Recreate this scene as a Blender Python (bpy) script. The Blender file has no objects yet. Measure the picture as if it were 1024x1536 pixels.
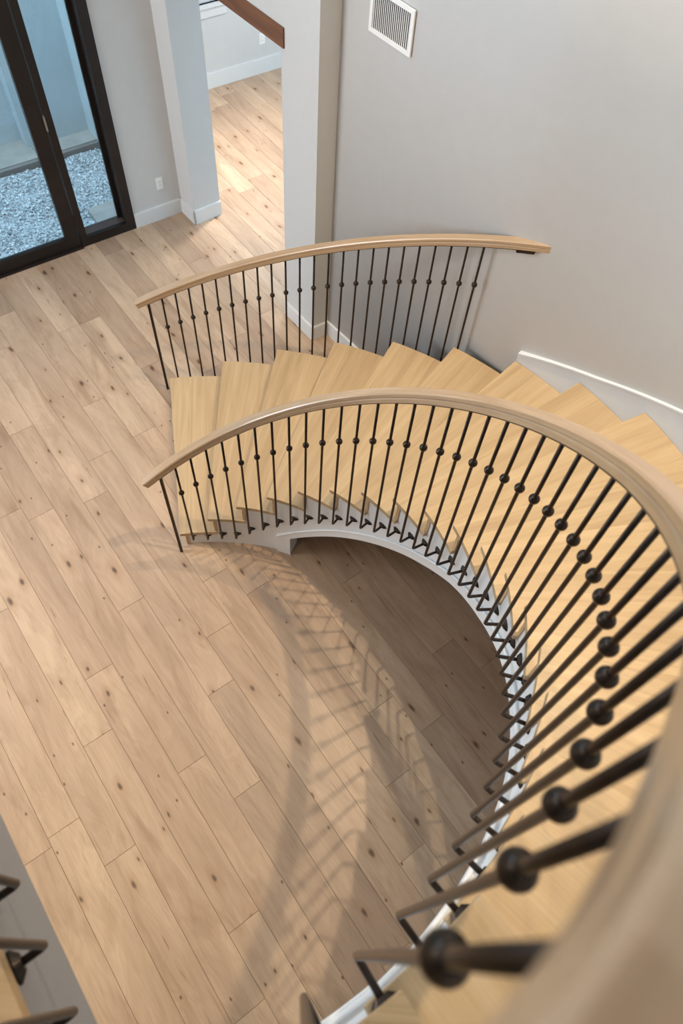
import bpy, bmesh, math, random
from mathutils import Vector, Matrix
PI = math.pi
C = bpy.context.scene.collection
rng = random.Random(7)
def R(d): return math.radians(d)
def cs(a, r=1.0, z=0.0): return Vector((r*math.cos(a), r*math.sin(a), z))

# ------------------------------------------------------------------ measured data
R_ANG= [1.7615, 1.6876, 1.6137, 1.5398, 1.4659, 1.3919, 1.318, 1.2441, 1.1702, 1.0963, 1.0224, 0.9484, 0.8745, 0.8006, 0.7267, 0.6528, 0.5788, 0.5049, 0.431, 0.3571, 0.2832, 0.2093, 0.1353, 0.0614, -0.0125, -0.0864, -0.1603, -0.2343, -0.3082, -0.3821, -0.456, -0.5299, -0.6038, -0.6778, -0.7517, -0.8256, -0.8995, -0.9734, -1.0474, -1.1213]
R_RAD= [1.2867, 1.2909, 1.2947, 1.2981, 1.3011, 1.3038, 1.3061, 1.3081, 1.3098, 1.3112, 1.3123, 1.3133, 1.314, 1.3145, 1.3148, 1.315, 1.3151, 1.315, 1.3149, 1.3147, 1.3144, 1.3141, 1.3138, 1.3135, 1.3133, 1.313, 1.3129, 1.3129, 1.313, 1.3132, 1.3135, 1.3141, 1.3148, 1.3158, 1.317, 1.3185, 1.3202, 1.3223, 1.3246, 1.3273]
R_FIT= [-0.0969, -0.015, 0.0677, 0.1512, 0.2354, 0.3202, 0.4054, 0.4911, 0.5772, 0.6636, 0.7503, 0.8371, 0.9242, 1.0113, 1.0986, 1.186, 1.2734, 1.3608, 1.4484, 1.5359, 1.6235, 1.7111, 1.7989, 1.8867, 1.9746, 2.0627, 2.1511, 2.2396, 2.3285, 2.4177, 2.5073, 2.5974, 2.6881, 2.7795, 2.8715, 2.9644, 3.0583, 3.1531, 3.2492, 3.3464]
R_ELB= [0.1145, 0.1047, 0.1166, 0.1415, 0.2309, 0.3195, 0.4074, 0.4947, 0.5816, 0.6681, 0.7542, 0.8402, 0.926, 1.0117, 1.0974, 1.1833, 1.2692, 1.3554, 1.4418, 1.5285, 1.6156, 1.7031, 1.791, 1.8794, 1.9682, 2.0577, 2.1476, 2.2381, 2.3292, 2.4209, 2.5132, 2.606, 2.6995, 2.7935, 2.8881, 2.9833, 3.079]

RISE = 0.1692
R_IN = [1.318,1.321,1.328,1.341,1.350,1.357,1.362,1.367,1.373,1.376,1.380,1.380,1.380,1.382,1.383,1.383,1.383,1.383,1.383]
A_IN = [104.6-8.63*k for k in range(20)]
A_OUT = [104.57-8.815*k if k < 9 else 104.57-8.815*8-8.63*(k-8) for k in range(20)]
R_OUT = [2.715,2.712,2.714,2.730,2.736,2.748,2.744,2.744,2.744]+[2.744]*11
ZTOP = 19*RISE
E1 = Vector((math.cos(R(39.5)), math.sin(R(39.5)), 0)); N2 = Vector((-E1.y, E1.x, 0))
DL = Vector((-2.424, 3.735, 0))
def DW(s, off=0.0, z=0.0): return DL + E1*s + N2*off + Vector((0,0,z))

# ------------------------------------------------------------------ materials
class NT:
    def __init__(s, name):
        s.m = bpy.data.materials.new(name); s.m.use_nodes = True
        s.t = s.m.node_tree; s.n = s.t.nodes; s.b = s.n['Principled BSDF']; s.out = s.n['Material Output']
    def add(s, typ, **kw):
        n = s.n.new(typ)
        for k, v in kw.items():
            if k in n.inputs.keys(): n.inputs[k].default_value = v
            else: setattr(n, k, v)
        return n
    def link(s, a, ao, b, bi): s.t.links.new(a.outputs[ao], b.inputs[bi])
    def ramp(s, stops, interp='LINEAR'):
        n = s.n.new('ShaderNodeValToRGB'); n.color_ramp.interpolation = interp
        e = n.color_ramp.elements
        e[0].position, e[0].color = stops[0][0], tuple(stops[0][1])+(1,)
        e[1].position, e[1].color = stops[1][0], tuple(stops[1][1])+(1,)
        for p, c in stops[2:]:
            x = e.new(p); x.color = tuple(c)+(1,)
        return n
    def mix(s, blend, fac, a, b):
        n = s.n.new('ShaderNodeMix'); n.data_type = 'RGBA'; n.blend_type = blend
        for idx, v in ((0, fac), (6, a), (7, b)):
            if isinstance(v, tuple) and len(v) == 2 and not isinstance(v[0], (int, float)):
                s.t.links.new(v[0].outputs[v[1]], n.inputs[idx])
            else: n.inputs[idx].default_value = v
        return n
    def math(s, op, a, b=0.0):
        n = s.n.new('ShaderNodeMath'); n.operation = op
        for i, v in enumerate((a, b)):
            if isinstance(v, tuple): s.t.links.new(v[0].outputs[v[1]], n.inputs[i])
            else: n.inputs[i].default_value = v
        return n
def srgb(r, g, b):
    f = lambda c: (c/255/12.92) if c/255 <= .04045 else ((c/255+.055)/1.055)**2.4
    return (f(r), f(g), f(b))

def simple(name, col, rough=.5, metal=0.0, bump=0.0, bscale=200., var=0.03):
    t = NT(name)
    t.b.inputs['Roughness'].default_value = rough; t.b.inputs['Metallic'].default_value = metal
    tc = t.add('ShaderNodeTexCoord')
    nz = t.add('ShaderNodeTexNoise', Scale=bscale*.05, Detail=4.0); t.link(tc, 'Object', nz, 'Vector')
    lo = tuple(max(0, c*(1-var)) for c in col); hi = tuple(min(1, c*(1+var)) for c in col)
    rp = t.ramp([(.3, lo), (.7, hi)]); t.link(nz, 'Fac', rp, 'Fac'); t.link(rp, 'Color', t.b, 'Base Color')
    if bump:
        n2 = t.add('ShaderNodeTexNoise', Scale=bscale, Detail=3.0); t.link(tc, 'Object', n2, 'Vector')
        bp = t.add('ShaderNodeBump', Strength=bump, Distance=.002); t.link(n2, 'Fac', bp, 'Height'); t.link(bp, 'Normal', t.b, 'Normal')
    return t.m

def wood_floor():
    t = NT('oak_plank_floor')
    uv = t.add('ShaderNodeUVMap', uv_map='plank'); at = t.add('ShaderNodeAttribute', attribute_name='tone')
    sep = t.add('ShaderNodeSeparateColor'); t.link(at, 'Color', sep, 'Color')
    def noise(sx, sy, detail, dist=0.0, rough=.55):
        mp = t.add('ShaderNodeMapping'); mp.inputs['Scale'].default_value = (sx, sy, 1); t.link(uv, 'UV', mp, 'Vector')
        n = t.add('ShaderNodeTexNoise', Scale=1.0, Detail=detail, Distortion=dist, Roughness=rough); t.link(mp, 'Vector', n, 'Vector'); return n
    base = t.ramp([(0.0, srgb(164,139,117)), (.4, srgb(179,153,129)), (1.0, srgb(190,165,140))]); t.link(sep, 'Red', base, 'Fac')
    g1 = noise(1.3, 13, 5, 1.2); r1 = t.ramp([(.28, (.86,.83,.80)), (.50, (1,1,1)), (.75, (1.04,1.04,1.03))]); t.link(g1, 'Fac', r1, 'Fac')
    g2 = noise(4, 150, 4); r2 = t.ramp([(.32, (.92,.91,.90)), (.6, (1,1,1))]); t.link(g2, 'Fac', r2, 'Fac')
    g3 = noise(.9, 4.0, 3, .6); r3 = t.ramp([(.33, (.84,.82,.80)), (.62, (1.03,1.03,1.03))]); t.link(g3, 'Fac', r3, 'Fac')
    m1 = t.mix('MULTIPLY', 1.0, (base, 'Color'), (r1, 'Color')); m2 = t.mix('MULTIPLY', 1.0, (m1, 2), (r2, 'Color')); m3 = t.mix('MULTIPLY', 1.0, (m2, 2), (r3, 'Color'))
    # knots
    wob = noise(6, 14, 2)
    mp = t.add('ShaderNodeMapping'); mp.inputs['Scale'].default_value = (2.6, 6.2, 1); t.link(uv, 'UV', mp, 'Vector')
    wv = t.mix('LINEAR_LIGHT', .07, (mp, 'Vector'), (wob, 'Color'))
    vo = t.add('ShaderNodeTexVoronoi', Scale=1.0); vo.voronoi_dimensions = '2D'; t.link(wv, 2, vo, 'Vector')
    sc = t.add('ShaderNodeSeparateColor'); t.link(vo, 'Color', sc, 'Color')
    keep = t.math('GREATER_THAN', (sc, 'Red'), .63)
    rad = t.math('MULTIPLY_ADD', (sc, 'Green'), .09); rad.inputs[2].default_value = .045
    q = t.math('DIVIDE', (vo, 'Distance'), (rad, 0))
    kr = t.ramp([(.22, (.85,.85,.85)), (1.0, (0,0,0))]); kr.color_ramp.interpolation = 'EASE'; t.link(q, 0, kr, 'Fac')
    kf = t.math('MULTIPLY', (kr, 'Color'), (keep, 0))
    halo = t.math('DIVIDE', (vo, 'Distance'), (t.math('MULTIPLY', (rad, 0), 3.2), 0))
    hr = t.ramp([(.15, (.34,.34,.34)), (1.0, (0,0,0))]); hr.color_ramp.interpolation = 'EASE'; t.link(halo, 0, hr, 'Fac')
    hf = t.math('MULTIPLY', (hr, 'Color'), (keep, 0))
    k0 = t.mix('MIX', (hf, 0), (m3, 2), srgb(150,112,78)+(1,))
    k1 = t.mix('MIX', (kf, 0), (k0, 2), srgb(74,52,38)+(1,))
    # pin knots
    mp2 = t.add('ShaderNodeMapping'); mp2.inputs['Scale'].default_value = (5.5, 9.5, 1); t.link(uv, 'UV', mp2, 'Vector')
    wv2 = t.mix('LINEAR_LIGHT', .05, (mp2, 'Vector'), (wob, 'Color'))
    v2 = t.add('ShaderNodeTexVoronoi', Scale=1.0); v2.voronoi_dimensions = '2D'; t.link(wv2, 2, v2, 'Vector')
    sc2 = t.add('ShaderNodeSeparateColor'); t.link(v2, 'Color', sc2, 'Color')
    kp2 = t.math('GREATER_THAN', (sc2, 'Red'), .89)
    p2 = t.ramp([(.025, (.9,.9,.9)), (.075, (0,0,0))]); t.link(v2, 'Distance', p2, 'Fac')
    pf2 = t.math('MULTIPLY', (p2, 'Color'), (kp2, 0))
    k1 = t.mix('MIX', (pf2, 0), (k1, 2), srgb(92,66,48)+(1,))
    # cathedral figure
    sn = t.math('SINE', (t.math('MULTIPLY', (g3, 'Fac'), 95.0), 0)); cr = t.ramp([(.0, (.955,.95,.945)), (1.0, (1.01,1.01,1.01))])
    ad = t.math('MULTIPLY_ADD', (sn, 0), .5); ad.inputs[2].default_value = .5; t.link(ad, 0, cr, 'Fac')
    k1 = t.mix('MULTIPLY', 1.0, (k1, 2), (cr, 'Color'))
    # broad smoky patches
    g4 = noise(1.1, 6.5, 4, .9, .6); r4 = t.ramp([(.30, (.80,.76,.72)), (.46, (1,1,1))]); t.link(g4, 'Fac', r4, 'Fac')
    k1 = t.mix('MULTIPLY', 1.0, (k1, 2), (r4, 'Color'))
    # dark mineral streaks / cracks
    s1 = noise(2.0, 55, 3, 2.0); sr = t.ramp([(.27, (.72,.72,.72)), (.335, (0,0,0))]); t.link(s1, 'Fac', sr, 'Fac')
    k2 = t.mix('MIX', (sr, 'Color'), (k1, 2), srgb(120,88,62)+(1,))
    t.link(k2, 2, t.b, 'Base Color')
    rr = t.ramp([(.3, (.36,.36,.36)), (.7, (.5,.5,.5))]); t.link(g1, 'Fac', rr, 'Fac'); t.link(rr, 'Color', t.b, 'Roughness')
    bp = t.add('ShaderNodeBump', Strength=.15, Distance=.002); t.link(g2, 'Fac', bp, 'Height'); t.link(bp, 'Normal', t.b, 'Normal')
    return t.m

def wood_obj(name, c0, c1, c2, rough=.42, sx=1.6, sy=26., lines=.16):
    """clear oak, grain along the object's local X"""
    t = NT(name)
    tc = t.add('ShaderNodeTexCoord'); oi = t.add('ShaderNodeObjectInfo')
    mul = t.add('ShaderNodeVectorMath', operation='SCALE'); cmb = t.add('ShaderNodeCombineXYZ')
    t.link(oi, 'Random', cmb, 'X'); t.link(oi, 'Random', cmb, 'Y'); t.link(cmb, 'Vector', mul, 0); mul.inputs['Scale'].default_value = 37.0
    addv = t.add('ShaderNodeVectorMath', operation='ADD'); t.link(tc, 'Object', addv, 0); t.link(mul, 'Vector', addv, 1)
    def noise(x, y, detail, dist):
        mp = t.add('ShaderNodeMapping'); mp.inputs['Scale'].default_value = (x, y, y); t.link(addv, 'Vector', mp, 'Vector')
        n = t.add('ShaderNodeTexNoise', Scale=1.0, Detail=detail, Distortion=dist); t.link(mp, 'Vector', n, 'Vector'); return n
    n1 = noise(sx, sy, 4, .8); rp = t.ramp([(.25, c0), (.5, c1), (.78, c2)]); t.link(n1, 'Fac', rp, 'Fac')
    # glued-up lamella: bands across the width
    mp = t.add('ShaderNodeMapping'); mp.inputs['Scale'].default_value = (0.02, 9.0, 0.02); t.link(addv, 'Vector', mp, 'Vector')
    vo = t.add('ShaderNodeTexVoronoi', Scale=1.0); vo.voronoi_dimensions = '3D'; t.link(mp, 'Vector', vo, 'Vector')
    sc = t.add('ShaderNodeSeparateColor'); t.link(vo, 'Color', sc, 'Color')
    br = t.ramp([(.1, (.90,.88,.86)), (.9, (1.05,1.05,1.05))]); t.link(sc, 'Red', br, 'Fac')
    n2 = noise(6, 190, 3, 0); r2 = t.ramp([(.35, (1-lines,)*3), (.6, (1,1,1))]); t.link(n2, 'Fac', r2, 'Fac')
    m = t.mix('MULTIPLY', 1., (rp, 'Color'), (r2, 'Color')); m = t.mix('MULTIPLY', .8, (m, 2), (br, 'Color'))
    t.link(m, 2, t.b, 'Base Color'); t.b.inputs['Roughness'].default_value = rough
    bp = t.add('ShaderNodeBump', Strength=.08, Distance=.001); t.link(n2, 'Fac', bp, 'Height'); t.link(bp, 'Normal', t.b, 'Normal')
    return t.m

def rail_wood():
    t = NT('oak_handrail')
    uv = t.add('ShaderNodeUVMap', uv_map='sweep')
    def noise(x, y, d):
        mp = t.add('ShaderNodeMapping'); mp.inputs['Scale'].default_value = (x, y, 1); t.link(uv, 'UV', mp, 'Vector')
        n = t.add('ShaderNodeTexNoise', Scale=1.0, Detail=d, Distortion=.5); t.link(mp, 'Vector', n, 'Vector'); return n
    n1 = noise(3, 60, 4); rp = t.ramp([(.3, srgb(160,131,101)), (.55, srgb(171,143,112)), (.8, srgb(181,154,123))]); t.link(n1, 'Fac', rp, 'Fac')
    n2 = noise(10, 300, 3); r2 = t.ramp([(.35, (.93,.925,.92)), (.6, (1,1,1))]); t.link(n2, 'Fac', r2, 'Fac')
    m = t.mix('MULTIPLY', 1., (rp, 'Color'), (r2, 'Color')); t.link(m, 2, t.b, 'Base Color'); t.b.inputs['Roughness'].default_value = .30; t.b.inputs['Coat Weight'].default_value = .45; t.b.inputs['Coat IOR'].default_value = 1.6; t.b.inputs['Coat Roughness'].default_value = .15
    return t.m

def glass_mat():
    t = NT('door_glass'); t.n.remove(t.b)
    tr = t.add('ShaderNodeBsdfTransparent'); tr.inputs['Color'].default_value = (.84, .95, 1, 1)
    gl = t.add('ShaderNodeBsdfGlossy', Roughness=.004); gl.inputs['Color'].default_value = (.9, .97, 1, 1)
    fr = t.add('ShaderNodeFresnel', IOR=1.40); mx = t.add('ShaderNodeMixShader')
    t.link(fr, 'Fac', mx, 'Fac'); t.link(tr, 'BSDF', mx, 1); t.link(gl, 'BSDF', mx, 2); t.link(mx, 'Shader', t.out, 'Surface')
    return t.m

def gravel_mat(name, a, b, sc):
    t = NT(name); tc = t.add('ShaderNodeTexCoord')
    vo = t.add('ShaderNodeTexVoronoi', Scale=sc); t.link(tc, 'Object', vo, 'Vector')
    sp = t.add('ShaderNodeSeparateColor'); t.link(vo, 'Color', sp, 'Color')
    rp = t.ramp([(0, a), (1, b)]); t.link(sp, 'Red', rp, 'Fac'); t.link(rp, 'Color', t.b, 'Base Color')
    bp = t.add('ShaderNodeBump', Strength=.8, Distance=.01); t.link(vo, 'Distance', bp, 'Height'); t.link(bp, 'Normal', t.b, 'Normal')
    t.b.inputs['Roughness'].default_value = .9
    return t.m

M = {}
M['floor'] = wood_floor()
M['tread'] = wood_obj('oak_tread', srgb(177,149,112), srgb(188,161,123), srgb(197,171,135), .42, 1.4, 22., .07)
M['riser'] = wood_obj('oak_riser', srgb(184,149,108), srgb(195,161,119), srgb(203,170,130))
M['landing'] = wood_obj('oak_landing', srgb(190,155,110), srgb(202,168,122), srgb(212,180,136))
M['rail'] = rail_wood()
M['beam'] = wood_obj('walnut_stained_beam', srgb(92,58,36), srgb(116,74,47), srgb(134,90,60), .6, 1.2, 18., .2)
M['iron'] = simple('blackened_iron', (.042, .030, .023), .31, .8, .12, 500., .2)
M['wall'] = simple('grey_wall_paint', srgb(200,199,197), .85, 0, .06, 240., .012)
M['white'] = simple('white_trim_paint', srgb(212,212,211), .45, 0, .0, 200., .01)
M['ceil'] = simple('ceiling_paint', srgb(235,234,232), .9)
M['stringer'] = simple('white_stringer_paint', srgb(221,220,219), .5, 0, .0, 200., .01)
M['door'] = simple('dark_bronze_door', (.015, .010, .009), .45, .2, .1, 120., .25)
M['sill'] = simple('door_sill_bronze', (.16, .125, .115), .4, .3, .05, 120., .1)
M['glass'] = glass_mat()
M['stucco'] = simple('exterior_stucco', srgb(192,194,195), .9, 0, .3, 90., .05)
M['concrete'] = simple('concrete_paving', srgb(158,150,144), .85, 0, .3, 140., .1)
M['edging'] = simple('edging_board', srgb(120,112,108), .9, 0, .3, 100., .2)
M['gap'] = simple('plank_gap', srgb(128,102,80), .9)
M['fascia'] = simple('grey_fascia_paint', srgb(150,146,144), .7, 0, .0, 200., .01)
M['gravelbed'] = gravel_mat('gravel_bed', srgb(120,122,126), srgb(205,208,212), 70.)
M['pebble'] = gravel_mat('pebbles', srgb(150,152,156), srgb(238,240,242), 45.)
M['plastic'] = simple('white_plastic', srgb(232,231,229), .35)
M['slot'] = simple('dark_slot', (.03, .03, .03), .6)
M['ventin'] = simple('grille_dark_duct', (.16, .16, .155), .8)
M['steel'] = simple('brushed_hinge_steel', (.35, .33, .31), .3, .9)

# ------------------------------------------------------------------ helpers
def setp(o, label=None, cat=None, group=None, kind=None):
    if label: o['label'] = label
    if cat: o['category'] = cat
    if group: o['group'] = group
    if kind: o['kind'] = kind
    return o
def empty(name, loc=(0,0,0), **kw):
    o = bpy.data.objects.new(name, None); o.empty_display_size = .1; o.location = loc; C.objects.link(o); return setp(o, **kw)
def obj(name, bm, mat, parent=None, smooth=False, loc=None, rotz=0.0, **kw):
    bmesh.ops.recalc_face_normals(bm, faces=bm.faces[:])
    me = bpy.data.meshes.new(name); bm.to_mesh(me); bm.free()
    for mm in (mat if isinstance(mat, (list, tuple)) else [mat]): me.materials.append(mm)
    if smooth:
        for p in me.polygons: p.use_smooth = True
    o = bpy.data.objects.new(name, me); C.objects.link(o)
    if loc is not None: o.location = loc
    o.rotation_euler.z = rotz
    if parent is not None: o.parent = parent
    return setp(o, **kw)
def hexa(bm, p):   # 8 points: bottom 4 (ccw), top 4
    v = [bm.verts.new(q) for q in p]
    for f in ((3,2,1,0), (4,5,6,7), (0,1,5,4), (1,2,6,5), (2,3,7,6), (3,0,4,7)): bm.faces.new([v[i] for i in f])
def box_dir(bm, o, a, b, s0, s1, t0, t1, z0, z1):   # box spanned by unit axes a,b from origin o
    pts = []
    for z in (z0, z1):
        for s, t in ((s0,t0),(s1,t0),(s1,t1),(s0,t1)): pts.append(Vector((o.x, o.y, 0))+a*s+b*t+Vector((0,0,z)))
    hexa(bm, pts)
def prism(bm, poly, z0, z1):
    lo = [bm.verts.new((p[0], p[1], z0)) for p in poly]; hi = [bm.verts.new((p[0], p[1], z1)) for p in poly]
    n = len(poly)
    bm.faces.new(lo[::-1]); bm.faces.new(hi)
    for i in range(n): bm.faces.new((lo[i], lo[(i+1) % n], hi[(i+1) % n], hi[i]))
def tube(bm, pts, r, seg=10, caps=True):
    rings = []; n = len(pts); up = None
    for i, p in enumerate(pts):
        d = (pts[min(i+1, n-1)]-pts[max(i-1, 0)]).normalized()
        if up is None:
            ref = Vector((0,0,1)) if abs(d.z) < .9 else Vector((1,0,0)); x = d.cross(ref).normalized()
        else: x = (up - d*up.dot(d)).normalized()
        up = x; y = d.cross(x)
        rings.append([bm.verts.new(p+x*r*math.cos(2*PI*k/seg)+y*r*math.sin(2*PI*k/seg)) for k in range(seg)])
    for a, b in zip(rings, rings[1:]):
        for k in range(seg): bm.faces.new((a[k], a[(k+1) % seg], b[(k+1) % seg], b[k]))
    if caps: bm.faces.new(rings[0][::-1]); bm.faces.new(rings[-1])
def ribbon(bm, secs, closed=True, caps=True):
    """join successive cross-sections (lists of points)"""
    rings = [[bm.verts.new(p) for p in s] for s in secs]; m = len(secs[0])
    for a, b in zip(rings, rings[1:]):
        for k in range(m if closed else m-1): bm.faces.new((a[k], a[(k+1) % m], b[(k+1) % m], b[k]))
    if caps and closed: bm.faces.new(rings[0][::-1]); bm.faces.new(rings[-1])
    return rings
def interp(tab, x):
    tab = sorted(tab)
    if x <= tab[0][0]:
        (x0,y0),(x1,y1) = tab[0], tab[1]
    elif x >= tab[-1][0]:
        (x0,y0),(x1,y1) = tab[-2], tab[-1]
    else:
        for (x0,y0),(x1,y1) in zip(tab, tab[1:]):
            if x0 <= x <= x1: break
    return y0+(y1-y0)*(x-x0)/(x1-x0)

# ------------------------------------------------------------------ camera
F, PITCH, ROLL = 1077.85, .55374, .09699
fwd = Vector((0, math.sin(PITCH), -math.cos(PITCH))); right = Vector((1,0,0)); up = right.cross(fwd)
c_, s_ = math.cos(ROLL), math.sin(ROLL)
rt = right*c_+up*s_; uu = up*c_-right*s_
cam = bpy.data.cameras.new('camera'); co = bpy.data.objects.new('camera', cam); C.objects.link(co)
mw = Matrix(((rt.x, uu.x, -fwd.x, .72923), (rt.y, uu.y, -fwd.y, -1.03953), (rt.z, uu.z, -fwd.z, 4.39532), (0,0,0,1)))
co.matrix_world = mw
cam.sensor_fit = 'VERTICAL'; cam.sensor_height = 36.0; cam.lens = F/1536*36.0; cam.clip_start = .02; cam.clip_end = 100
cam.dof.use_dof = True; cam.dof.focus_distance = 3.7; cam.dof.aperture_fstop = 3.6
bpy.context.scene.camera = co

# ------------------------------------------------------------------ floor (planks in one mesh)
PD = R(131.0); DU = Vector((math.cos(PD), math.sin(PD), 0)); DN = Vector((math.sin(PD), -math.cos(PD), 0))
WID = .187; V0 = -.376
JOINTS = {0:[.703,-.973], -1:[.339,-1.32], 1:[-.113], 3:[.181], 2:[-.422], -2:[-.306], -3:[0.0], 10:[-.415], 8:[-.753], 4:[2.193]}
TONES = {(2,1):.05, (10,1):.0, (8,1):.25, (0,1):.85, (-2,1):.75, (-3,1):.9, (1,1):.45}
def build_floor(name, row0, row1, u0, u1, z, parent=None):
    bm = bmesh.new(); uvl = bm.loops.layers.uv.new('plank'); col = bm.loops.layers.float_color.new('tone')
    g = .0006; b = .0010
    for r in range(row0, row1):
        rr = random.Random(1000+r)
        js = sorted(JOINTS.get(r, [])); cuts = []
        u = (js[0] if js else rr.uniform(0, 1.8))
        cuts += js
        lo = u
        while lo > u0: lo -= rr.uniform(1.3, 2.2); cuts.append(lo)
        hi = js[-1] if js else u
        if not js: cuts.append(u)
        while hi < u1: hi += rr.uniform(1.3, 2.2); cuts.append(hi)
        cuts = sorted(cuts)
        for q, (a, c) in enumerate(zip(cuts, cuts[1:])):
            tone = rr.random(); 
            if js:
                if abs(a-js[0]) < 1e-6: tone = .5
                if abs(c-js[0]) < 1e-6: tone = TONES.get((r, 1), tone)
            ou, ov = rr.uniform(0, 50), rr.uniform(0, 50)
            va, vb = V0+r*WID, V0+(r+1)*WID
            P = []
            for (us, vs, dz) in ((a+g, va+g, -.0015), (c-g, va+g, -.0015), (c-g, vb-g, -.0015), (a+g, vb-g, -.0015),
                                 (a+g+b, va+g+b, 0), (c-g-b, va+g+b, 0), (c-g-b, vb-g-b, 0), (a+g+b, vb-g-b, 0)):
                p = DU*us+DN*vs; P.append((bm.verts.new((p.x, p.y, z+dz)), us+ou, vs+ov))
            for idx in ((4,5,6,7), (0,1,5,4), (1,2,6,5), (2,3,7,6), (3,0,4,7)):
                f = bm.faces.new([P[i][0] for i in idx])
                for lp, i in zip(f.loops, idx):
                    lp[uvl].uv = (P[i][1], P[i][2]); lp[col] = (tone, rr.random(), 0, 1)
    geo = lambda: bm.verts[:]+bm.edges[:]+bm.faces[:]
    bmesh.ops.bisect_plane(bm, geom=geo(), plane_co=DW(0,.06), plane_no=N2); bmesh.ops.bisect_plane(bm, geom=geo(), plane_co=DW(1.9), plane_no=E1)
    bmesh.ops.delete(bm, geom=[f for f in bm.faces if (f.calc_center_median()-DL).dot(N2) > .06 and (f.calc_center_median()-DL).dot(E1) < 1.9], context='FACES')
    base = [DU*u+DN*v for u, v in ((u0-.5, V0+row0*WID), (u1+.5, V0+row0*WID), (u1+.5, V0+row1*WID), (u0-.5, V0+row1*WID))]
    nf = len(bm.faces); base = [DW(-4.3,-10.2), DW(5.5,-10.2), DW(5.5,2.3), DW(1.9,2.3), DW(1.9,.06), DW(-4.3,.06)]
    f = bm.faces.new([bm.verts.new((p.x, p.y, z-.003)) for p in base]); f.material_index = 1
    prm = bm
    o = obj(name, bm, [M['floor'], M['gap']], parent)
    return o
setp(build_floor('floor', -16, 36, -4.0, 7.2, 0.0), kind='structure')

# ------------------------------------------------------------------ walls
HW = 6.7
P1 = DW(1.777) + Vector((math.cos(R(-47.2)), math.sin(R(-47.2)), 0))*.236
D3 = Vector((math.cos(R(-47.2)), math.sin(R(-47.2)), 0)); N3 = Vector((-D3.y, D3.x, 0))   # opening wall direction / away from the stair
BC = DW(1.777)
CC_S = (Vector((.363,3.369,0))-P1).dot(D3); CL_S = (Vector((.101,3.645,0))-P1).dot(D3)
JAMB = .278
DOOR0, DOOR1, DOORH = -1.30, 1.292, 2.62
bm = bmesh.new()
box_dir(bm, DL, E1, N2, -4.2, DOOR0, 0, .16, 0, HW); box_dir(bm, DL, E1, N2, DOOR1, 1.777, 0, .16, 0, HW); box_dir(bm, DL, E1, N2, DOOR0, DOOR1, 0, .16, DOORH, 3.7); box_dir(bm, DL, E1, N2, DOOR0, DOOR1, 0, .16, 6.4, HW)
obj('wall_front', bm, M['wall'], kind='structure')
bm = bmesh.new()   # stub pier left of the opening, header over it and the column right of it
box_dir(bm, P1, D3, N3, -.30, 0, 0, JAMB, 0, HW)
obj('wall_pier', bm, M['wall'], kind='structure')
C2 = Vector((.461,3.445,0)); CCP = P1+D3*CC_S
bm = bmesh.new()
a = P1+D3*CL_S; b = CCP
prism(bm, [a, b, C2, C2+N3*.16-D3*.0, a+N3*.16], 0, HW)
obj('wall_column', bm, M['wall'], kind='structure')
bm = bmesh.new(); box_dir(bm, P1, D3, N3, 0, CL_S, 0, JAMB-.12, 2.19, HW)
obj('wall_header', bm, M['wall'], kind='structure')
bm = bmesh.new(); box_dir(bm, P1, D3, N3, -.235, CL_S+.038, -.012, JAMB-.1, 2.142, 2.256)
bmesh.ops.bevel(bm, geom=bm.edges[:], offset=.003, segments=1)
beam = obj('timber_beam', bm, M['beam'], label='dark brown timber lintel beam over the opening to the far room', cat='beam')
# shift beam mesh to local frame so that the grain runs along it
beam.data.transform(Matrix.Translation(-P1)); beam.data.transform(Matrix.Rotation(R(47.2), 4, 'Z')); beam.location = P1; beam.rotation_euler.z = R(-47.2)

# curved stair wall
WR = 2.757; TA = R(45.8)
def wall_path():
    ctl = [(.32,3.587),(.461,3.445),(.60,3.305),(.73,3.17),(1.12,2.752),(1.38,2.476)]+[tuple(cs(R(a), WR+.03*((a-44)/14)**2)[:2]) for a in (57.3, 54, 51, 48, 46, 44)]
    pts = []
    for k in range(1, len(ctl)-2):
        p0, p1, p2, p3 = (Vector((c[0], c[1], 0)) for c in ctl[k-1:k+3])
        for q in range(5):
            t = q/5; pts.append(.5*((2.0*p1)+(p2-p0)*t+(2*p0-5*p1+4*p2-p3)*t*t+(3*p1-p0-3*p2+p3)*t**3))
    a = R(46)
    while a > R(-78): pts.append(cs(a, WR)); a -= R(1.0)
    out = [pts[0]]; acc = 0.0; step = .06     # even spacing, then relax so that the plaster has no crease
    for p, q in zip(pts, pts[1:]):
        d = (q-p).length; pos = step-acc
        while pos <= d and d > 0: out.append(p.lerp(q, pos/d)); pos += step
        acc = (acc+d) % step
    for it in range(14): out = [out[0], out[1]]+[out[i]*.5+(out[i-1]+out[i+1])*.25 for i in range(2, len(out)-1)]+[out[-1]]
    return out
WP = wall_path()
def offs(pts, d):
    out = []
    for i, p in enumerate(pts):
        t = (pts[min(i+1, len(pts)-1)]-pts[max(i-1, 0)]); t.z = 0; t.normalize(); out.append(p+Vector((-t.y, t.x, 0))*d)
    return out
WO = offs(WP, .15)
bm = bmesh.new()
ribbon(bm, [[Vector((p.x,p.y,0)), Vector((p.x,p.y,HW)), Vector((q.x,q.y,HW)), Vector((q.x,q.y,0))] for p, q in zip(WP, WO)])
cw = obj('wall_curved', bm, M['wall'], smooth=False, kind='structure')
for p in cw.data.polygons: p.use_smooth = abs(p.normal.z) < .5
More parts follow.
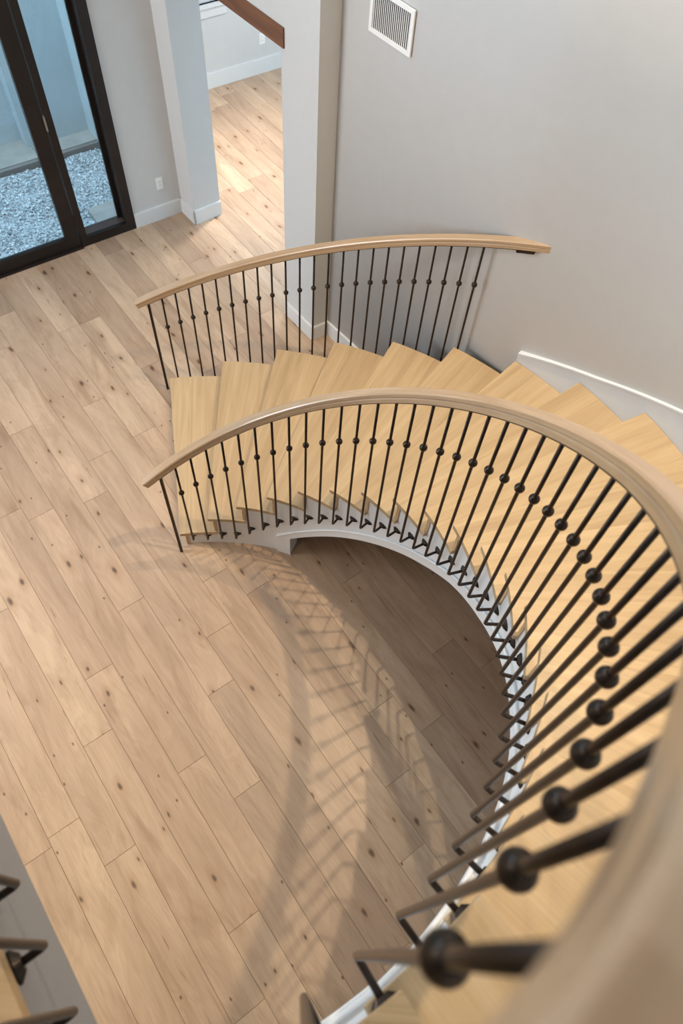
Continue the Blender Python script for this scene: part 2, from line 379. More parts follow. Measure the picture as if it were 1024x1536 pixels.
# enclosing walls out of view
WL = DW(-4.2); BL = WL - N2*10.2; EW = WP[-1]
bm = bmesh.new(); box_dir(bm, WL, E1, N2, -.16, 0, -10.2, .16, 0, HW); obj('wall_left', bm, M['wall'], kind='structure')
bm = bmesh.new(); box_dir(bm, BL, E1, N2, -.16, 9.0, -.16, 0, 0, HW); obj('wall_back', bm, M['wall'], kind='structure')
bb = BL+E1*9.0
dr = (bb-EW); ln = dr.length; dr.normalize(); nr = Vector((-dr.y, dr.x, 0))
bm = bmesh.new(); box_dir(bm, EW, dr, nr, 0, ln, 0, .16, 0, HW); obj('wall_right', bm, M['wall'], kind='structure')
bm = bmesh.new(); prism(bm, [WL-E1*.2+N2*.2, BL-E1*.2-N2*.2, bb-N2*.2+E1*.2, EW+Vector((.3,-.2,0)), cs(R(-40),2.95), cs(R(-10),3.1), cs(R(20),3.0), cs(R(45),2.95), C2+Vector((.4,.3,0)), P1+N3*.3, BC+N2*.2], HW, HW+.15)
obj('ceiling', bm, M['ceil'], kind='structure')

# far room
F1 = Vector((-1.132,7.056,0))
bm = bmesh.new()
WSILL, WTOP = .82, 1.9
wx0, wx1 = -.62, .185
box_dir(bm, F1, E1, N2, -1.23, wx0, 0, .15, 0, 2.75); box_dir(bm, F1, E1, N2, wx1, 4.2, 0, .15, 0, 2.75)
box_dir(bm, F1, E1, N2, wx0, wx1, 0, .15, 0, WSILL); box_dir(bm, F1, E1, N2, wx0, wx1, 0, .15, WTOP, 2.75)
obj('wall_far', bm, M['wall'], kind='structure')
bm = bmesh.new(); box_dir(bm, F1, E1, N2, 4.0, 4.15, -5.0, 0, 0, 2.75); obj('wall_far_right', bm, M['wall'], kind='structure')
bm = bmesh.new(); box_dir(bm, DL, E1, N2, 1.87, 2.0, .30, 2.1, 0, 2.75); obj('wall_far_left', bm, M['wall'], kind='structure')
bm = bmesh.new(); prism(bm, [F1-E1*1.23+N2*.15, DW(1.87,.2), P1+N3*.17, C2+N3*.16, C2+N3*.16+E1*2.6, F1+E1*4.15, F1+E1*4.15+N2*.15], 2.75, 2.85)
obj('ceiling_far', bm, M['ceil'], kind='structure')
w = empty('window_1', F1+E1*(wx0+wx1)/2+Vector((0,0,WSILL)), kind='structure')
def wobj(name, boxes, mat):
    bm = bmesh.new()
    for bx in boxes: box_dir(bm, Vector((0,0,0)), E1, N2, *bx)
    return obj(name, bm, mat, w)
hw_ = (wx1-wx0)/2; hh = WTOP-WSILL
wobj('window_frame', [(-hw_,-hw_+.05,.03,.10,0,hh),(hw_-.05,hw_,.03,.10,0,hh),(-hw_,hw_,.03,.10,0,.05),(-hw_,hw_,.03,.10,hh-.05,hh),(-hw_+.06,-hw_+.10,.05,.09,.06,hh-.06),(hw_-.10,hw_-.06,.05,.09,.06,hh-.06),(-hw_+.06,hw_-.06,.05,.09,.06,.10)], M['white'])
wobj('window_pane', [(-hw_+.05,hw_-.05,.065,.070,.05,hh-.05)], M['glass'])
wobj('window_sill', [(-hw_-.06,hw_+.06,-.035,.06,-.03,0.0),(-hw_-.03,hw_+.03,-.015,0,-.12,-.03)], M['white'])

# baseboards
def base_run(name, pts, h=.14, t=.016):
    bm = bmesh.new(); o = offs(pts, -t); o2 = offs(pts, -t*.45)
    ribbon(bm, [[Vector((p.x,p.y,0)), Vector((q.x,q.y,0)), Vector((q.x,q.y,h-.006)), Vector((r.x,r.y,h)), Vector((p.x,p.y,h))] for p, q, r in zip(pts, o, o2)])
    return obj(name, bm, M['white'], kind='structure')
def base_straight(name, segs, h=.14, t=.016):
    bm = bmesh.new()
    for o, a, b, s0, s1 in segs:
        box_dir(bm, o, a, b, s0, s1, -t, 0, 0, h-.008); box_dir(bm, o, a, b, s0, s1, -t*.75, 0, h-.008, h)
    return obj(name, bm, M['white'], kind='structure')
base_straight('baseboard_front', [(DL, E1, N2, DOOR1+.002, 1.777)])
base_straight('baseboard_pier', [(P1, D3, N3, -.236, .016), (P1, N3, -D3, -.016, JAMB)])
base_straight('baseboard_column', [(P1, D3, N3, CL_S, CC_S), (P1+D3*CC_S, (C2-CCP).normalized(), D3*-1, -.016, .124)])
base_run('baseboard_curved', [p for p in WP[:28]])
base_straight('baseboard_far', [(F1, E1, N2, -1.1, 4.0)], .16)

# ------------------------------------------------------------------ glass door
door = empty('door_1', DW(.0), kind='structure')
def dobj(name, boxes, mat, parent=door, bevel=.003, **kw):
    bm = bmesh.new()
    for bx in boxes: box_dir(bm, Vector((0,0,0)), E1, N2, *bx)
    if bevel: bmesh.ops.bevel(bm, geom=bm.edges[:], offset=bevel, segments=1)
    return obj(name, bm, mat, parent, **kw)
dobj('door_frame', [(DOOR1-.082, DOOR1, -.012, .14, 0, DOORH), (DOOR0, DOOR0+.08, -.012, .14, 0, DOORH), (DOOR0, DOOR1, -.012, .14, DOORH-.08, DOORH),
                    (.768, .826, -.012, .14, 0, DOORH-.08), (.826, DOOR1-.082, -.012, .028, 0, .084), (DOOR1-.115, DOOR1-.082, .095, .12, .088, DOORH-.08)], M['door'])
dobj('sidelight_sill', [(.826, DOOR1-.082, .028, .14, .05, .080)], M['sill'])
dobj('sidelight_pane', [(.826, DOOR1-.082, .122, .128, .080, DOORH-.08)], M['glass'], bevel=0)
dobj('threshold', [(DOOR0+.08, .768, -.03, .14, 0, .018)], M['door'])
lf = dobj('door_leaf', [(.640, .758, -.006, .045, .02, DOORH-.085), (-.70, -.58, -.006, .045, .02, DOORH-.085), (-.58, .640, -.006, .045, .02, .128), (-.58, .640, -.006, .045, DOORH-.22, DOORH-.085)], M['door'])
dobj('pane', [(-.58, .640, .018, .024, .128, DOORH-.22)], M['glass'], lf, bevel=0)
lf2 = dobj('door_leaf', [(-1.215, -1.10, -.006, .045, .02, DOORH-.085), (-.825, -.71, -.006, .045, .02, DOORH-.085), (-1.10, -.825, -.006, .045, .02, .128), (-1.10, -.825, -.006, .045, DOORH-.22, DOORH-.085)], M['door'])
dobj('pane', [(-1.10, -.825, .018, .024, .128, DOORH-.22)], M['glass'], lf2, bevel=0)
for z in (.21, 1.08, 2.2):
    bm = bmesh.new(); p = E1*.763+N2*(-.014)
    tube(bm, [p+Vector((0,0,z)), p+Vector((0,0,z+.11))], .008, 10); tube(bm, [p+Vector((0,0,z+.11)), p+Vector((0,0,z+.125))], .005, 8)
    obj('hinge', bm, M['steel'] if z > 1 else M['door'], door, smooth=False)

w2_ = empty('window_2', DW(0, 0, 3.7), kind='structure')
bm = bmesh.new()
for bx in ((DOOR0,DOOR0+.08,.02,.14,0,2.7),(DOOR1-.08,DOOR1,.02,.14,0,2.7),(DOOR0,DOOR1,.02,.14,0,.08),(DOOR0,DOOR1,.02,.14,2.62,2.7),(-.04,.04,.02,.14,0,2.7)): box_dir(bm, Vector((0,0,0)), E1, N2, *bx)
obj('window_frame', bm, M['door'], w2_)
bm = bmesh.new(); box_dir(bm, Vector((0,0,0)), E1, N2, DOOR0+.05, DOOR1-.05, .09, .096, .05, 2.65); obj('window_pane', bm, M['glass'], w2_)
# ------------------------------------------------------------------ outside court
XW = 1.98   # exterior wall distance from the door wall
bm = bmesh.new()
box_dir(bm, DL, E1, N2, -4.5, .96, XW, XW+.3, -.3, 4.2); box_dir(bm, DL, E1, N2, .96, 3.0, XW-.17, XW+.3, -.3, 4.2)
obj('wall_exterior', bm, M['stucco'], kind='structure')
bm = bmesh.new(); box_dir(bm, DL, E1, N2, 1.62, 1.80, .18, XW, -.3, 4.2); obj('wall_court', bm, M['stucco'], kind='structure')
bm = bmesh.new()
for a, b in ((-4.5, -1.0), (-.994, .995), (1.001, 1.62)): box_dir(bm, DL, E1, N2, a, b, 1.60, XW, -.18, -.085)
obj('paving', bm, M['concrete'], kind='structure')
bm = bmesh.new(); box_dir(bm, DL, E1, N2, -4.5, 1.62, 1.555, 1.597, -.2, -.092); obj('trim_1', bm, M['edging'], kind='structure')
bm = bmesh.new()
NX, NY = 60, 26; g = []
for j in range(NY+1):
    for i in range(NX+1):
        p = DW(-4.4+6.0*i/NX, .162+(1.555-.162)*j/NY, -.155+rng.uniform(-.008,.008)+.015*math.sin(i*.9)*math.cos(j*.7)); g.append(bm.verts.new(p))
for j in range(NY):
    for i in range(NX): bm.faces.new((g[j*(NX+1)+i], g[j*(NX+1)+i+1], g[(j+1)*(NX+1)+i+1], g[(j+1)*(NX+1)+i]))
obj('ground', bm, M['gravelbed'], kind='structure')
bm = bmesh.new()
OCT = [Vector((1,0,0)), Vector((0,1,0)), Vector((-1,0,0)), Vector((0,-1,0)), Vector((0,0,1)), Vector((0,0,-1))]
TRI = [(0,1,4),(1,2,4),(2,3,4),(3,0,4),(1,0,5),(2,1,5),(3,2,5),(0,3,5)]
for q in range(9000):
    c = DW(rng.uniform(-1.6, 1.6), rng.uniform(.18, 1.545), -.148+rng.uniform(-.006, .012)); s = rng.uniform(.006, .016)
    m = Matrix.Rotation(rng.uniform(0, 6.28), 3, 'Z') @ Matrix.Rotation(rng.uniform(0, 1.2), 3, 'X')
    vs = [bm.verts.new(c+m @ Vector((v.x*s*rng.uniform(.8,1.4), v.y*s, v.z*s*.7))) for v in OCT]
    for f in TRI: bm.faces.new([vs[i] for i in f])
obj('gravel', bm, M['pebble'], kind='stuff', label='pale loose gravel in the strip outside the glass door', cat='gravel')
bm = bmesh.new(); box_dir(bm, DL, E1, N2, 1.06, 1.50, .19, .62, -.14, -.10); bmesh.ops.bevel(bm, geom=bm.edges[:], offset=.006, segments=1)
obj('paving_slab', bm, M['concrete'], label='small square concrete slab lying on the gravel by the sidelight', cat='paving slab')

# ------------------------------------------------------------------ staircase
stair = empty('curved_staircase', cs(R(104), 2.0), label='curved oak staircase with white painted stringers winding up from the floor', cat='staircase')
S0 = stair.location.copy()
def sobj(name, bm, mat, smooth=False, **kw):
    o = obj(name, bm, mat, stair, smooth, **kw); o.location = -S0; return o
TH = .030; NOS = .030
for k in range(18):
    z = RISE*(k+1)
    ai, ao, bi, bo = R(A_IN[k]), R(A_OUT[k]), R(A_IN[k+1]), R(A_OUT[k+1])
    ri, ro, ri2, ro2 = R_IN[k], R_OUT[k], R_IN[k+1], R_OUT[k+1]
    mid = (ai+bi+ao+bo)/4
    over = .05
    poly = []
    n = 6
    for q in range(n+1):
        t = q/n*(1+over/.22); poly.append(cs(ai+(bi-ai)*t, ri+(ri2-ri)*min(t,1)))
    for q in range(n, -1, -1):
        t = q/n*(1+over/.40)
        poly.append(cs(ao+(bo-ao)*t, ro+(ro2-ro)*min(t,1)*.5))
    Mi = Matrix.Rotation(-mid, 4, 'Z')
    bm = bmesh.new(); prism(bm, [Mi @ p for p in poly], -TH, 0)
    bmesh.ops.bevel(bm, geom=[e for e in bm.edges], offset=.003, segments=2, affect='EDGES', profile=.5)
    o = obj('tread', bm, M['tread'], stair); o.location = Vector((0,0,z))-S0; o.rotation_euler.z = mid
    # riser below the nosing
    rin, rout = ri+.014, ro-.03
    d_i, d_o = NOS/rin, NOS/rout; w_i, w_o = .020/rin, .020/rout
    p = [cs(ai-d_i, rin), cs(ao-d_o, rout), cs(ao-d_o-w_o, rout), cs(ai-d_i-w_i, rin)]
    bm = bmesh.new(); prism(bm, [Mi @ v for v in p], -RISE, -TH)
    o = obj('riser', bm, M['riser'], stair); o.location = Vector((0,0,z))-S0; o.rotation_euler.z = mid

def nose_z(adeg): return RISE*(1+(104.6-adeg)/8.63)
def r_in(adeg): return interp([(A_IN[k], R_IN[k]) for k in range(19)], adeg) if adeg > A_IN[18] else R_IN[18]
BOT = [(71.8,.239),(58.7,.53),(45.9,.801),(32.3,1.086),(22.6,1.304),(10.9,1.539),(.5,1.767),(-7.1,1.919),(-12.6,2.02),(-20.5,2.194)]
def bot_z(a):
    if a > -20.5: return interp(BOT, a)
    return min(2.194+(-20.5-a)*.0193, 2.80)
def stair_top(a):     # underside of the tread over this angle (stepped)
    k = int((104.6-a)/8.63+1e-6); return min(RISE*(k+1), ZTOP)-TH-.001
# inner stringer: stepped sheet, from floor at the closed start, helical bottom after the opening
END = -50.7
bm = bmesh.new()
def wall_sheet(bm, a0, a1, zb, zt, rf, th, step=1.0):
    secs = []; n = max(2, int(abs(a1-a0)/step)+1)
    for q in range(n+1):
        a = a0+(a1-a0)*q/n; r = rf(a)
        secs.append([cs(R(a), r, zb(a)), cs(R(a), r, zt(a)), cs(R(a), r+th, zt(a)), cs(R(a), r+th, zb(a))])
    ribbon(bm, secs)
for k in range(18):
    a0 = A_IN[k]-math.degrees(NOS/1.35) if k else A_IN[0]-1.2
    a1 = A_IN[k+1]-math.degrees(NOS/1.35)
    zt = RISE*(k+1)-TH-.001
    face = lambda a: r_in(a)+.018
    if a1 > 72.6: wall_sheet(bm, a0, a1, lambda a: 0, lambda a: zt, face, .10)
    elif a0 > 72.6:
        wall_sheet(bm, a0, 72.6, lambda a: 0, lambda a: zt, face, .10); wall_sheet(bm, 72.6, a1, bot_z, lambda a: zt, face, .10)
    else: wall_sheet(bm, a0, a1, bot_z, lambda a: zt, face, .10)
sobj('stringer', bm, M['stringer'])
# raised lower band with bead, and the little pilaster where the closed wall ends
bm = bmesh.new()
wall_sheet(bm, 76.6, 72.55, lambda a: 0, lambda a: bot_z(71.8)+.075+(a-71.8)*-.02, lambda a: r_in(a)+.006, .02)
wall_sheet(bm, 72.6, END-18, bot_z, lambda a: bot_z(a)+.075, lambda a: r_in(a)+.006, .02)
secs = []
sobj('stringer_band', bm, M['stringer'])
bm = bmesh.new()
pts = [cs(R(a), r_in(a)+.006, bot_z(a)+.076) for a in [76.6-q*1.0 for q in range(int(76.6+68.5)+1)]]
tube(bm, pts, .006, 8)
sobj('stringer_bead', bm, M['stringer'], smooth=True)
# outer stringer (free side) down to the floor, and the skirt board on the wall
def r_out(a): return interp([(A_OUT[k], R_OUT[k]) for k in range(10)], max(a, A_OUT[9]))
bm = bmesh.new()
for k in range(6):
    a0 = A_OUT[k]-(.65 if k else .65); a1 = A_OUT[k+1]-.65; zt = RISE*(k+1)-TH-.001
    wall_sheet(bm, a0, a1, lambda a: max(0, nose_z(a)-.62), lambda a: zt, lambda a: r_out(a)-.10, .075)
sobj('outer_stringer', bm, M['stringer'])
# soffit
bm = bmesh.new(); secs = []
for q in range(0, 126):
    a = 72.0-q
    zi = bot_z(a)+.02
    secs.append([cs(R(a), r_in(a)+.10, zi), cs(R(a), 2.62 if a > 46 else 2.75, zi), cs(R(a), 2.62 if a > 46 else 2.75, zi+.03), cs(R(a), r_in(a)+.10, zi+.03)])
ribbon(bm, secs); sobj('soffit', bm, M['stringer'], smooth=False)
# skirt board with cap against the curved wall
def skirt_top(a): return interp([(51.6,1.262),(41.0,1.472),(30.8,1.708)], a)
bm = bmesh.new()
n = 100; secs = []
for q in range(n+1):
    a = 51.6+(-51-51.6)*q/n; zt = skirt_top(a)-.012
    secs.append([cs(R(a), 2.7455, zt-.42), cs(R(a), 2.7455, zt), cs(R(a), 2.759+(.004 if a > 47 else 0), zt), cs(R(a), 2.759+(.004 if a > 47 else 0), zt-.42)])
ribbon(bm, secs); sobj('skirt_board', bm, M['wall'])
bm = bmesh.new(); secs = []
for q in range(n+1):
    a = 51.6+(-51-51.6)*q/n; zt = skirt_top(a); ro = 2.759+(.008 if a > 47 else 0)
    secs.append([cs(R(a), 2.737, zt-.014), cs(R(a), 2.737, zt-.004), cs(R(a), 2.742, zt), cs(R(a), ro, zt), cs(R(a), ro, zt-.014)])
ribbon(bm, secs); sobj('skirt_cap', bm, M['white'])

# ------------------------------------------------------------------ upper landing / balcony
NB = Vector((math.sin(R(131)), -math.cos(R(131)), 0))        # out of the balcony edge, towards the void
DB = Vector((math.cos(R(131)), math.sin(R(131)), 0))
EDGE = -.487
corner_a = R(-70.6)
Kp = NB*EDGE + DB*(cs(R(-70.3),1.383).dot(DB))
Kend = Kp + DB*3.2
arc = [cs(R(a), 1.383) for a in range(-52, -70, -2)]
slab = [cs(R(-50.7), 2.79), cs(R(-50.7), 1.383)]+arc+[Kp, Kend, Kend-NB*3.2, Kp-NB*3.2-DB*2.6, cs(R(-75), 4.6), cs(R(-65), 2.8)]
land = empty('upper_landing', Kp, kind='structure')
bm = bmesh.new()
# inner boundary pushed 2 cm over the fascia
def inset(p, d):
    return p
prism(bm, [(p.x-Kp.x, p.y-Kp.y) for p in slab], ZTOP-.03, ZTOP)
o = obj('landing_floor', bm, M['landing'], land)
ov = bmesh.new(); box_dir(ov, Vector((0,0,0)), DB, NB, -.02, 3.2, -.05, .022, ZTOP-.031, ZTOP+.0005)
bmesh.ops.bevel(ov, geom=ov.edges[:], offset=.004, segments=2); obj('landing_nosing', ov, M['landing'], land)
bm = bmesh.new(); box_dir(bm, Vector((0,0,0)), DB, NB, -.05, 3.2, -.12, 0, 2.80, ZTOP-.031); obj('fascia', bm, M['fascia'], land)
bm = bmesh.new(); box_dir(bm, Vector((0,0,0)), DB, NB, -.05, 3.2, -.02, .006, 2.80, 2.985)
obj('fascia_band', bm, M['fascia'], land)
bm = bmesh.new(); secs = []
for q in range(0, 21):
    a = -50.7-q; secs.append([cs(R(a), 1.401, 2.80)-Kp, cs(R(a), 1.401, ZTOP-.031)-Kp, cs(R(a), 1.52, ZTOP-.031)-Kp, cs(R(a), 1.52, 2.80)-Kp])
ribbon(bm, secs); obj('curved_fascia', bm, M['stringer'], land)
bm = bmesh.new(); prism(bm, [(p.x-Kp.x, p.y-Kp.y) for p in slab], 2.79, 2.82); obj('landing_ceiling', bm, M['ceil'], land)

# ------------------------------------------------------------------ railings
RR = .0068
def lathe(bm, prof, seg=14, z0=0.0):
    rings = []
    for r, z in prof:
        if r < 1e-6: rings.append([bm.verts.new((0,0,z+z0))]*seg)
        else: rings.append([bm.verts.new((r*math.cos(2*PI*k/seg), r*math.sin(2*PI*k/seg), z+z0)) for k in range(seg)])
    for a, b in zip(rings, rings[1:]):
        for k in range(seg):
            vs = []
            for v in (a[k], a[(k+1) % seg], b[(k+1) % seg], b[k]):
                if v not in vs: vs.append(v)
            if len(vs) > 2: bm.faces.new(vs)
bm = bmesh.new(); lathe(bm, [(.0066,-.0165),(.0105,-.0150),(.0110,-.0128),(.0150,-.0090),(.0172,-.0030),(.0174,.0030),(.0152,.0090),(.0110,.0128),(.0105,.0150),(.0066,.0165)], 18)
KNOB = obj('knob', bm, M['iron'], smooth=True); KNOB_ME = KNOB.data; bpy.data.objects.remove(KNOB)
def flange_mesh():
    bm = bmesh.new(); n = 18
    lo = [bm.verts.new((.0,   .027*math.cos(2*PI*k/n), .0125*math.sin(2*PI*k/n))) for k in range(n)]
    md = [bm.verts.new((-.005,   .027*math.cos(2*PI*k/n), .0125*math.sin(2*PI*k/n))) for k in range(n)]
    hi = [bm.verts.new((-.016, .014*math.cos(2*PI*k/n), .0072*math.sin(2*PI*k/n))) for k in range(n)]
    for a, b in ((lo, md), (md, hi)):
        for k in range(n): bm.faces.new((a[k], a[(k+1) % n], b[(k+1) % n], b[k]))
    bm.faces.new(lo[::-1]); bm.faces.new(hi)
    return bm
fo = obj('flange', flange_mesh(), M['iron'], smooth=False); FL_ME = fo.data; bpy.data.objects.remove(fo)
def baluster(parent, base, length, knob_z, inward, reach, slope=0.0, with_flange=True):
    """base: elbow point; inward: unit vector from rod to stringer face; reach: rod axis to face"""
    bm = bmesh.new(); r = .012
    pts = [Vector((0,0,length)), Vector((0,0,knob_z)), Vector((0,0,r))]
    for q in range(1, 5):
        t = q/4*PI/2; pts.append(Vector((0,0,r))+inward*(r-r*math.cos(t))+Vector((0,0,-r*math.sin(t))))
    pts.append(inward*reach)
    tube(bm, pts, RR, 10)
    me_parent = obj('baluster', bm, M['iron'], parent, smooth=True); me_parent.location = base-parent.location
    k = bpy.data.objects.new('knob', KNOB_ME); C.objects.link(k); k.parent = me_parent; k.location = (0,0,knob_z)
    if with_flange:
        f = bpy.data.objects.new('flange', FL_ME); C.objects.link(f); f.parent = me_parent; f.location = inward*reach
        f.rotation_euler = (slope, 0, math.atan2(inward.y, inward.x))
    return me_parent

def sweep_rail(path, name, parent, prof, mat, uvname='sweep'):
    """path: list of points; prof: list of (side, up) – side to the left of travel; vertical cuts kept plumb"""
    bm = bmesh.new(); uvl = bm.loops.layers.uv.new(uvname); rings = []; L = 0; Ls = []
    n = len(path)
    for i, p in enumerate(path):
        if i: L += (p-path[i-1]).length
        Ls.append(L)
        t = path[min(i+1, n-1)]-path[max(i-1, 0)]; t3 = t.normalized(); th = Vector((t.x, t.y, 0)).normalized()
        s = Vector((-th.y, th.x, 0)); u = t3.cross(s)*-1.0
        if u.z < 0: u = -u
        rings.append([bm.verts.new(p+s*a+u*b) for a, b in prof])
    m = len(prof); acc = [0]
    for k in range(m): a, b = prof[k], prof[(k+1) % m]; acc.append(acc[-1]+math.hypot(a[0]-b[0], a[1]-b[1]))
    for i in range(n-1):
        for k in range(m):
            f = bm.faces.new((rings[i][k], rings[i][(k+1) % m], rings[i+1][(k+1) % m], rings[i+1][k]))
            for lp, (ii, kk) in zip(f.loops, ((i,k),(i,k+1),(i+1,k+1),(i+1,k))): lp[uvl].uv = (Ls[ii], acc[kk])
    for ring, ii in ((rings[0][::-1], 0), (rings[-1], n-1)):
        f = bm.faces.new(ring)
        for lp in f.loops: lp[uvl].uv = (lp.vert.co.x*.3, lp.vert.co.z)
    o = obj(name, bm, mat, parent); o.location = -parent.location
    return o
WR_, HR_ = .029, .044
PROF = [(-WR_,0.0),(-WR_,.017),(-WR_+.0022,.0215),(-WR_,.026),(-WR_,HR_-.005),(-WR_+.005,HR_),(WR_-.005,HR_),(WR_,HR_-.005),(WR_,.026),(WR_-.0022,.0215),(WR_,.017),(WR_,0.0)]
CHAN = [(-.0265,-.005),(-.0265,.0015),(.0265,.0015),(.0265,-.005)]
DU_IN, DU_OUT = .030, .022        # extra height: measured rod tops are hidden by the rail's lower edge

HK, LL = .80909, 1.07261
ZLEV = 3.10+LL
def under_in(x):     # rail underside by baluster index (float)
    i = min(max(x, -2), 36); lo = int(math.floor(i)); 
    def z(j):
        if j < 0: return R_FIT[0]+(R_FIT[1]-R_FIT[0])*j+LL
        return R_FIT[j]+LL
    v = z(lo)+(z(lo+1)-z(lo))*(i-lo)
    if x > 36: v = ZLEV-(ZLEV-v)*math.exp(-(x-36)*1.2)
    return v+interp([(-3,DU_IN),(26,DU_IN),(32,.012),(35,0.0),(45,0.0)], x)
def rail_dr(x): return interp([(-3,0),(25,0),(31,.012),(34,.012),(36,.018),(37,.024),(45,.024)], x)
def ang_in(x): return R_ANG[0]+(R_ANG[1]-R_ANG[0])*x
def rad_in(x):
    x = min(max(x, -1.6), 39); lo = min(max(int(math.floor(x)), 0), 38); return R_RAD[lo]+(R_RAD[lo+1]-R_RAD[lo])*(x-lo)
inner = empty('stair_railing', cs(R(104), 1.30), label='inner curved stair railing with oak handrail, nearest the camera along the open void', cat='railing')
for i in range(40):
    a, r = R_ANG[i], rad_in(i)
    ze = R_ELB[i] if i < 36 else min(R_ELB[35]+.09*(i-35)*.85, 3.10)
    if i < 3: ze += .012
    zk = R_FIT[min(i,36)]+HK if i <= 36 else ze+HK
    zu = under_in(i)
    face = r_in(math.degrees(a))+.018 if math.degrees(a) > END else 1.401
    zband = bot_z(math.degrees(a))+.075
    if math.degrees(a) < 72 and ze < zband+.01: face -= .012
    baluster(inner, cs(a, r, ze), zu-ze+.002, zk-ze, cs(a), face-r, slope=.0)
path = [cs(ang_in(x), rad_in(x)+rail_dr(x), under_in(x)) for x in [-1.85+q*.25 for q in range(int((39.4+1.85)/.25)+1)]]
sweep_rail(path, 'handrail', inner, PROF, M['rail']); sweep_rail(path[3:], 'rail_channel', inner, CHAN, M['iron'])
bm = bmesh.new(); pa = R(105.2); pb = cs(pa, 1.283); box_dir(bm, pb, cs(pa), Vector((-math.sin(pa), math.cos(pa), 0)), -.009, .009, -.009, .009, 0, under_in(-1)+.002)
bmesh.ops.bevel(bm, geom=bm.edges[:], offset=.0015, segments=1)
o = obj('newel_post', bm, M['iron'], inner); o.location = -inner.location

PB0, DPB, RB = 1.80391, .03437, 2.76222
def ang_out(x): return PB0-DPB*x
def under_out(x): return .03+.88067+.04000*x+DU_OUT
outer = empty('stair_railing', cs(R(104), 2.76), label='outer curved stair railing with oak handrail ending at the grey wall', cat='railing')
for i in range(23):
    a = ang_out(i); zu = under_out(i); zk = .03+.61793+.04000*i; ze = max(.085, zu-1.10+.02)
    face = r_out(math.degrees(a))-.025
    baluster(outer, cs(a, RB, ze), zu-ze+.002, zk-ze, cs(a)*-1, RB-face)
def rad_out(x): return RB+.0040*max(0, x-23)**2
def end_drop(x): return -.0025*max(0, x-23)**2
path = [cs(ang_out(x), rad_out(x), under_out(x)+end_drop(x)) for x in [-1.75+q*.25 for q in range(int((26.0+1.75)/.25)+1)]]
sweep_rail(path, 'handrail', outer, PROF, M['rail']); sweep_rail(path[3:-4], 'rail_channel', outer, CHAN, M['iron'])
br = [cs(ang_out(x), rad_out(x)-.008, under_out(x)+end_drop(x)) for x in [24.0+q*.2 for q in range(6)]]
sweep_rail(br, 'wall_bracket', outer, [(-.024,-.017),(-.024,-.004),(.024,-.004),(.024,-.017)], M['iron'])
bm = bmesh.new(); pb = Vector((-.731,2.664,0)); pa = math.atan2(pb.y, pb.x); box_dir(bm, pb, cs(pa), Vector((-math.sin(pa), math.cos(pa), 0)), -.009, .009, -.009, .009, 0, under_out(-1)+.002)
bmesh.ops.bevel(bm, geom=bm.edges[:], offset=.0015, segments=1)
o = obj('newel_post', bm, M['iron'], outer); o.location = -outer.location

balc = empty('balcony_railing', Kp+Vector((0,0,3.1)), label='straight black baluster railing along the upper landing edge, lower left corner', cat='railing')
E0 = Vector((.401,-1.146,0)); off = (E0.dot(NB)-(EDGE))
for j in range(-0, 14):
    s = E0.dot(DB)+.1025*j; p = NB*(EDGE+.052)+DB*s
    baluster(balc, Vector((p.x, p.y, 3.095)), ZLEV+DU_IN-3.095, HK, NB*-1, .052)
p0 = NB*(EDGE+.052)
path = [p0+DB*(E0.dot(DB)-.11+q*.1)+Vector((0,0,ZLEV+DU_IN)) for q in range(16)]
sweep_rail(path, 'handrail', balc, PROF, M['rail']); sweep_rail(path, 'rail_channel', balc, CHAN, M['iron'])

# ------------------------------------------------------------------ wall fittings
def plate(name, o, a, n, w, h, z, label, cat, kind):
    t = empty(name, o+Vector((0,0,z)), label=label, cat=cat)
    bm = bmesh.new(); box_dir(bm, Vector((0,0,0)), a, n, -w/2, w/2, -.006, 0, 0, h); bmesh.ops.bevel(bm, geom=bm.edges[:], offset=.002, segments=2); obj('cover_plate', bm, M['plastic'], t)
    bm = bmesh.new(); box_dir(bm, Vector((0,0,0)), a, n, -w*.26, w*.26, -.0085, -.005, h*.2, h*.8); bmesh.ops.bevel(bm, geom=bm.edges[:], offset=.001, segments=1); obj('insert', bm, M['plastic'], t)
    if kind == 'outlet':
        bm = bmesh.new()
        for zc in (.34, .62):
            for sx in (-.1, .1): box_dir(bm, Vector((0,0,0)), a, n, w*sx-.0012, w*sx+.0012, -.0088, -.0080, h*zc, h*zc+.009)
        obj('slot', bm, M['slot'], t)
    return t
so = (Vector((-1.195,4.748,0))-DL).dot(E1)
plate('wall_outlet', DW(so), E1, N2, .062, .112, .292, 'white outlet plate on the grey wall beside the glass door', 'outlet', 'outlet')
so = (Vector((-.647,7.455,0))-F1).dot(E1)
plate('wall_outlet', F1+E1*so, E1, N2, .072, .115, .297, 'white outlet plate on the far room wall below the timber beam', 'outlet', 'outlet')
DVT = (Vector((.842,3.044,0))-Vector((.614,3.290,0))).normalized(); NV = Vector((-DVT.y, DVT.x, 0))
v0 = .018; v1 = .362; VO = Vector((.614,3.290,0)); vz0, vz1 = 2.440, 2.662
vent = empty('air_return_grille', VO+DVT*(v0+v1)/2+Vector((0,0,vz0)), label='white louvered air return grille high on the grey curved wall', cat='air vent')
w2, hh = (v1-v0)/2, vz1-vz0; fr = .022
def vbox(name, boxes, mat, bev=0):
    bm = bmesh.new()
    for b in boxes: box_dir(bm, Vector((0,0,0)), DVT, NV, *b)
    if bev: bmesh.ops.bevel(bm, geom=bm.edges[:], offset=bev, segments=1)
    return obj(name, bm, mat, vent)
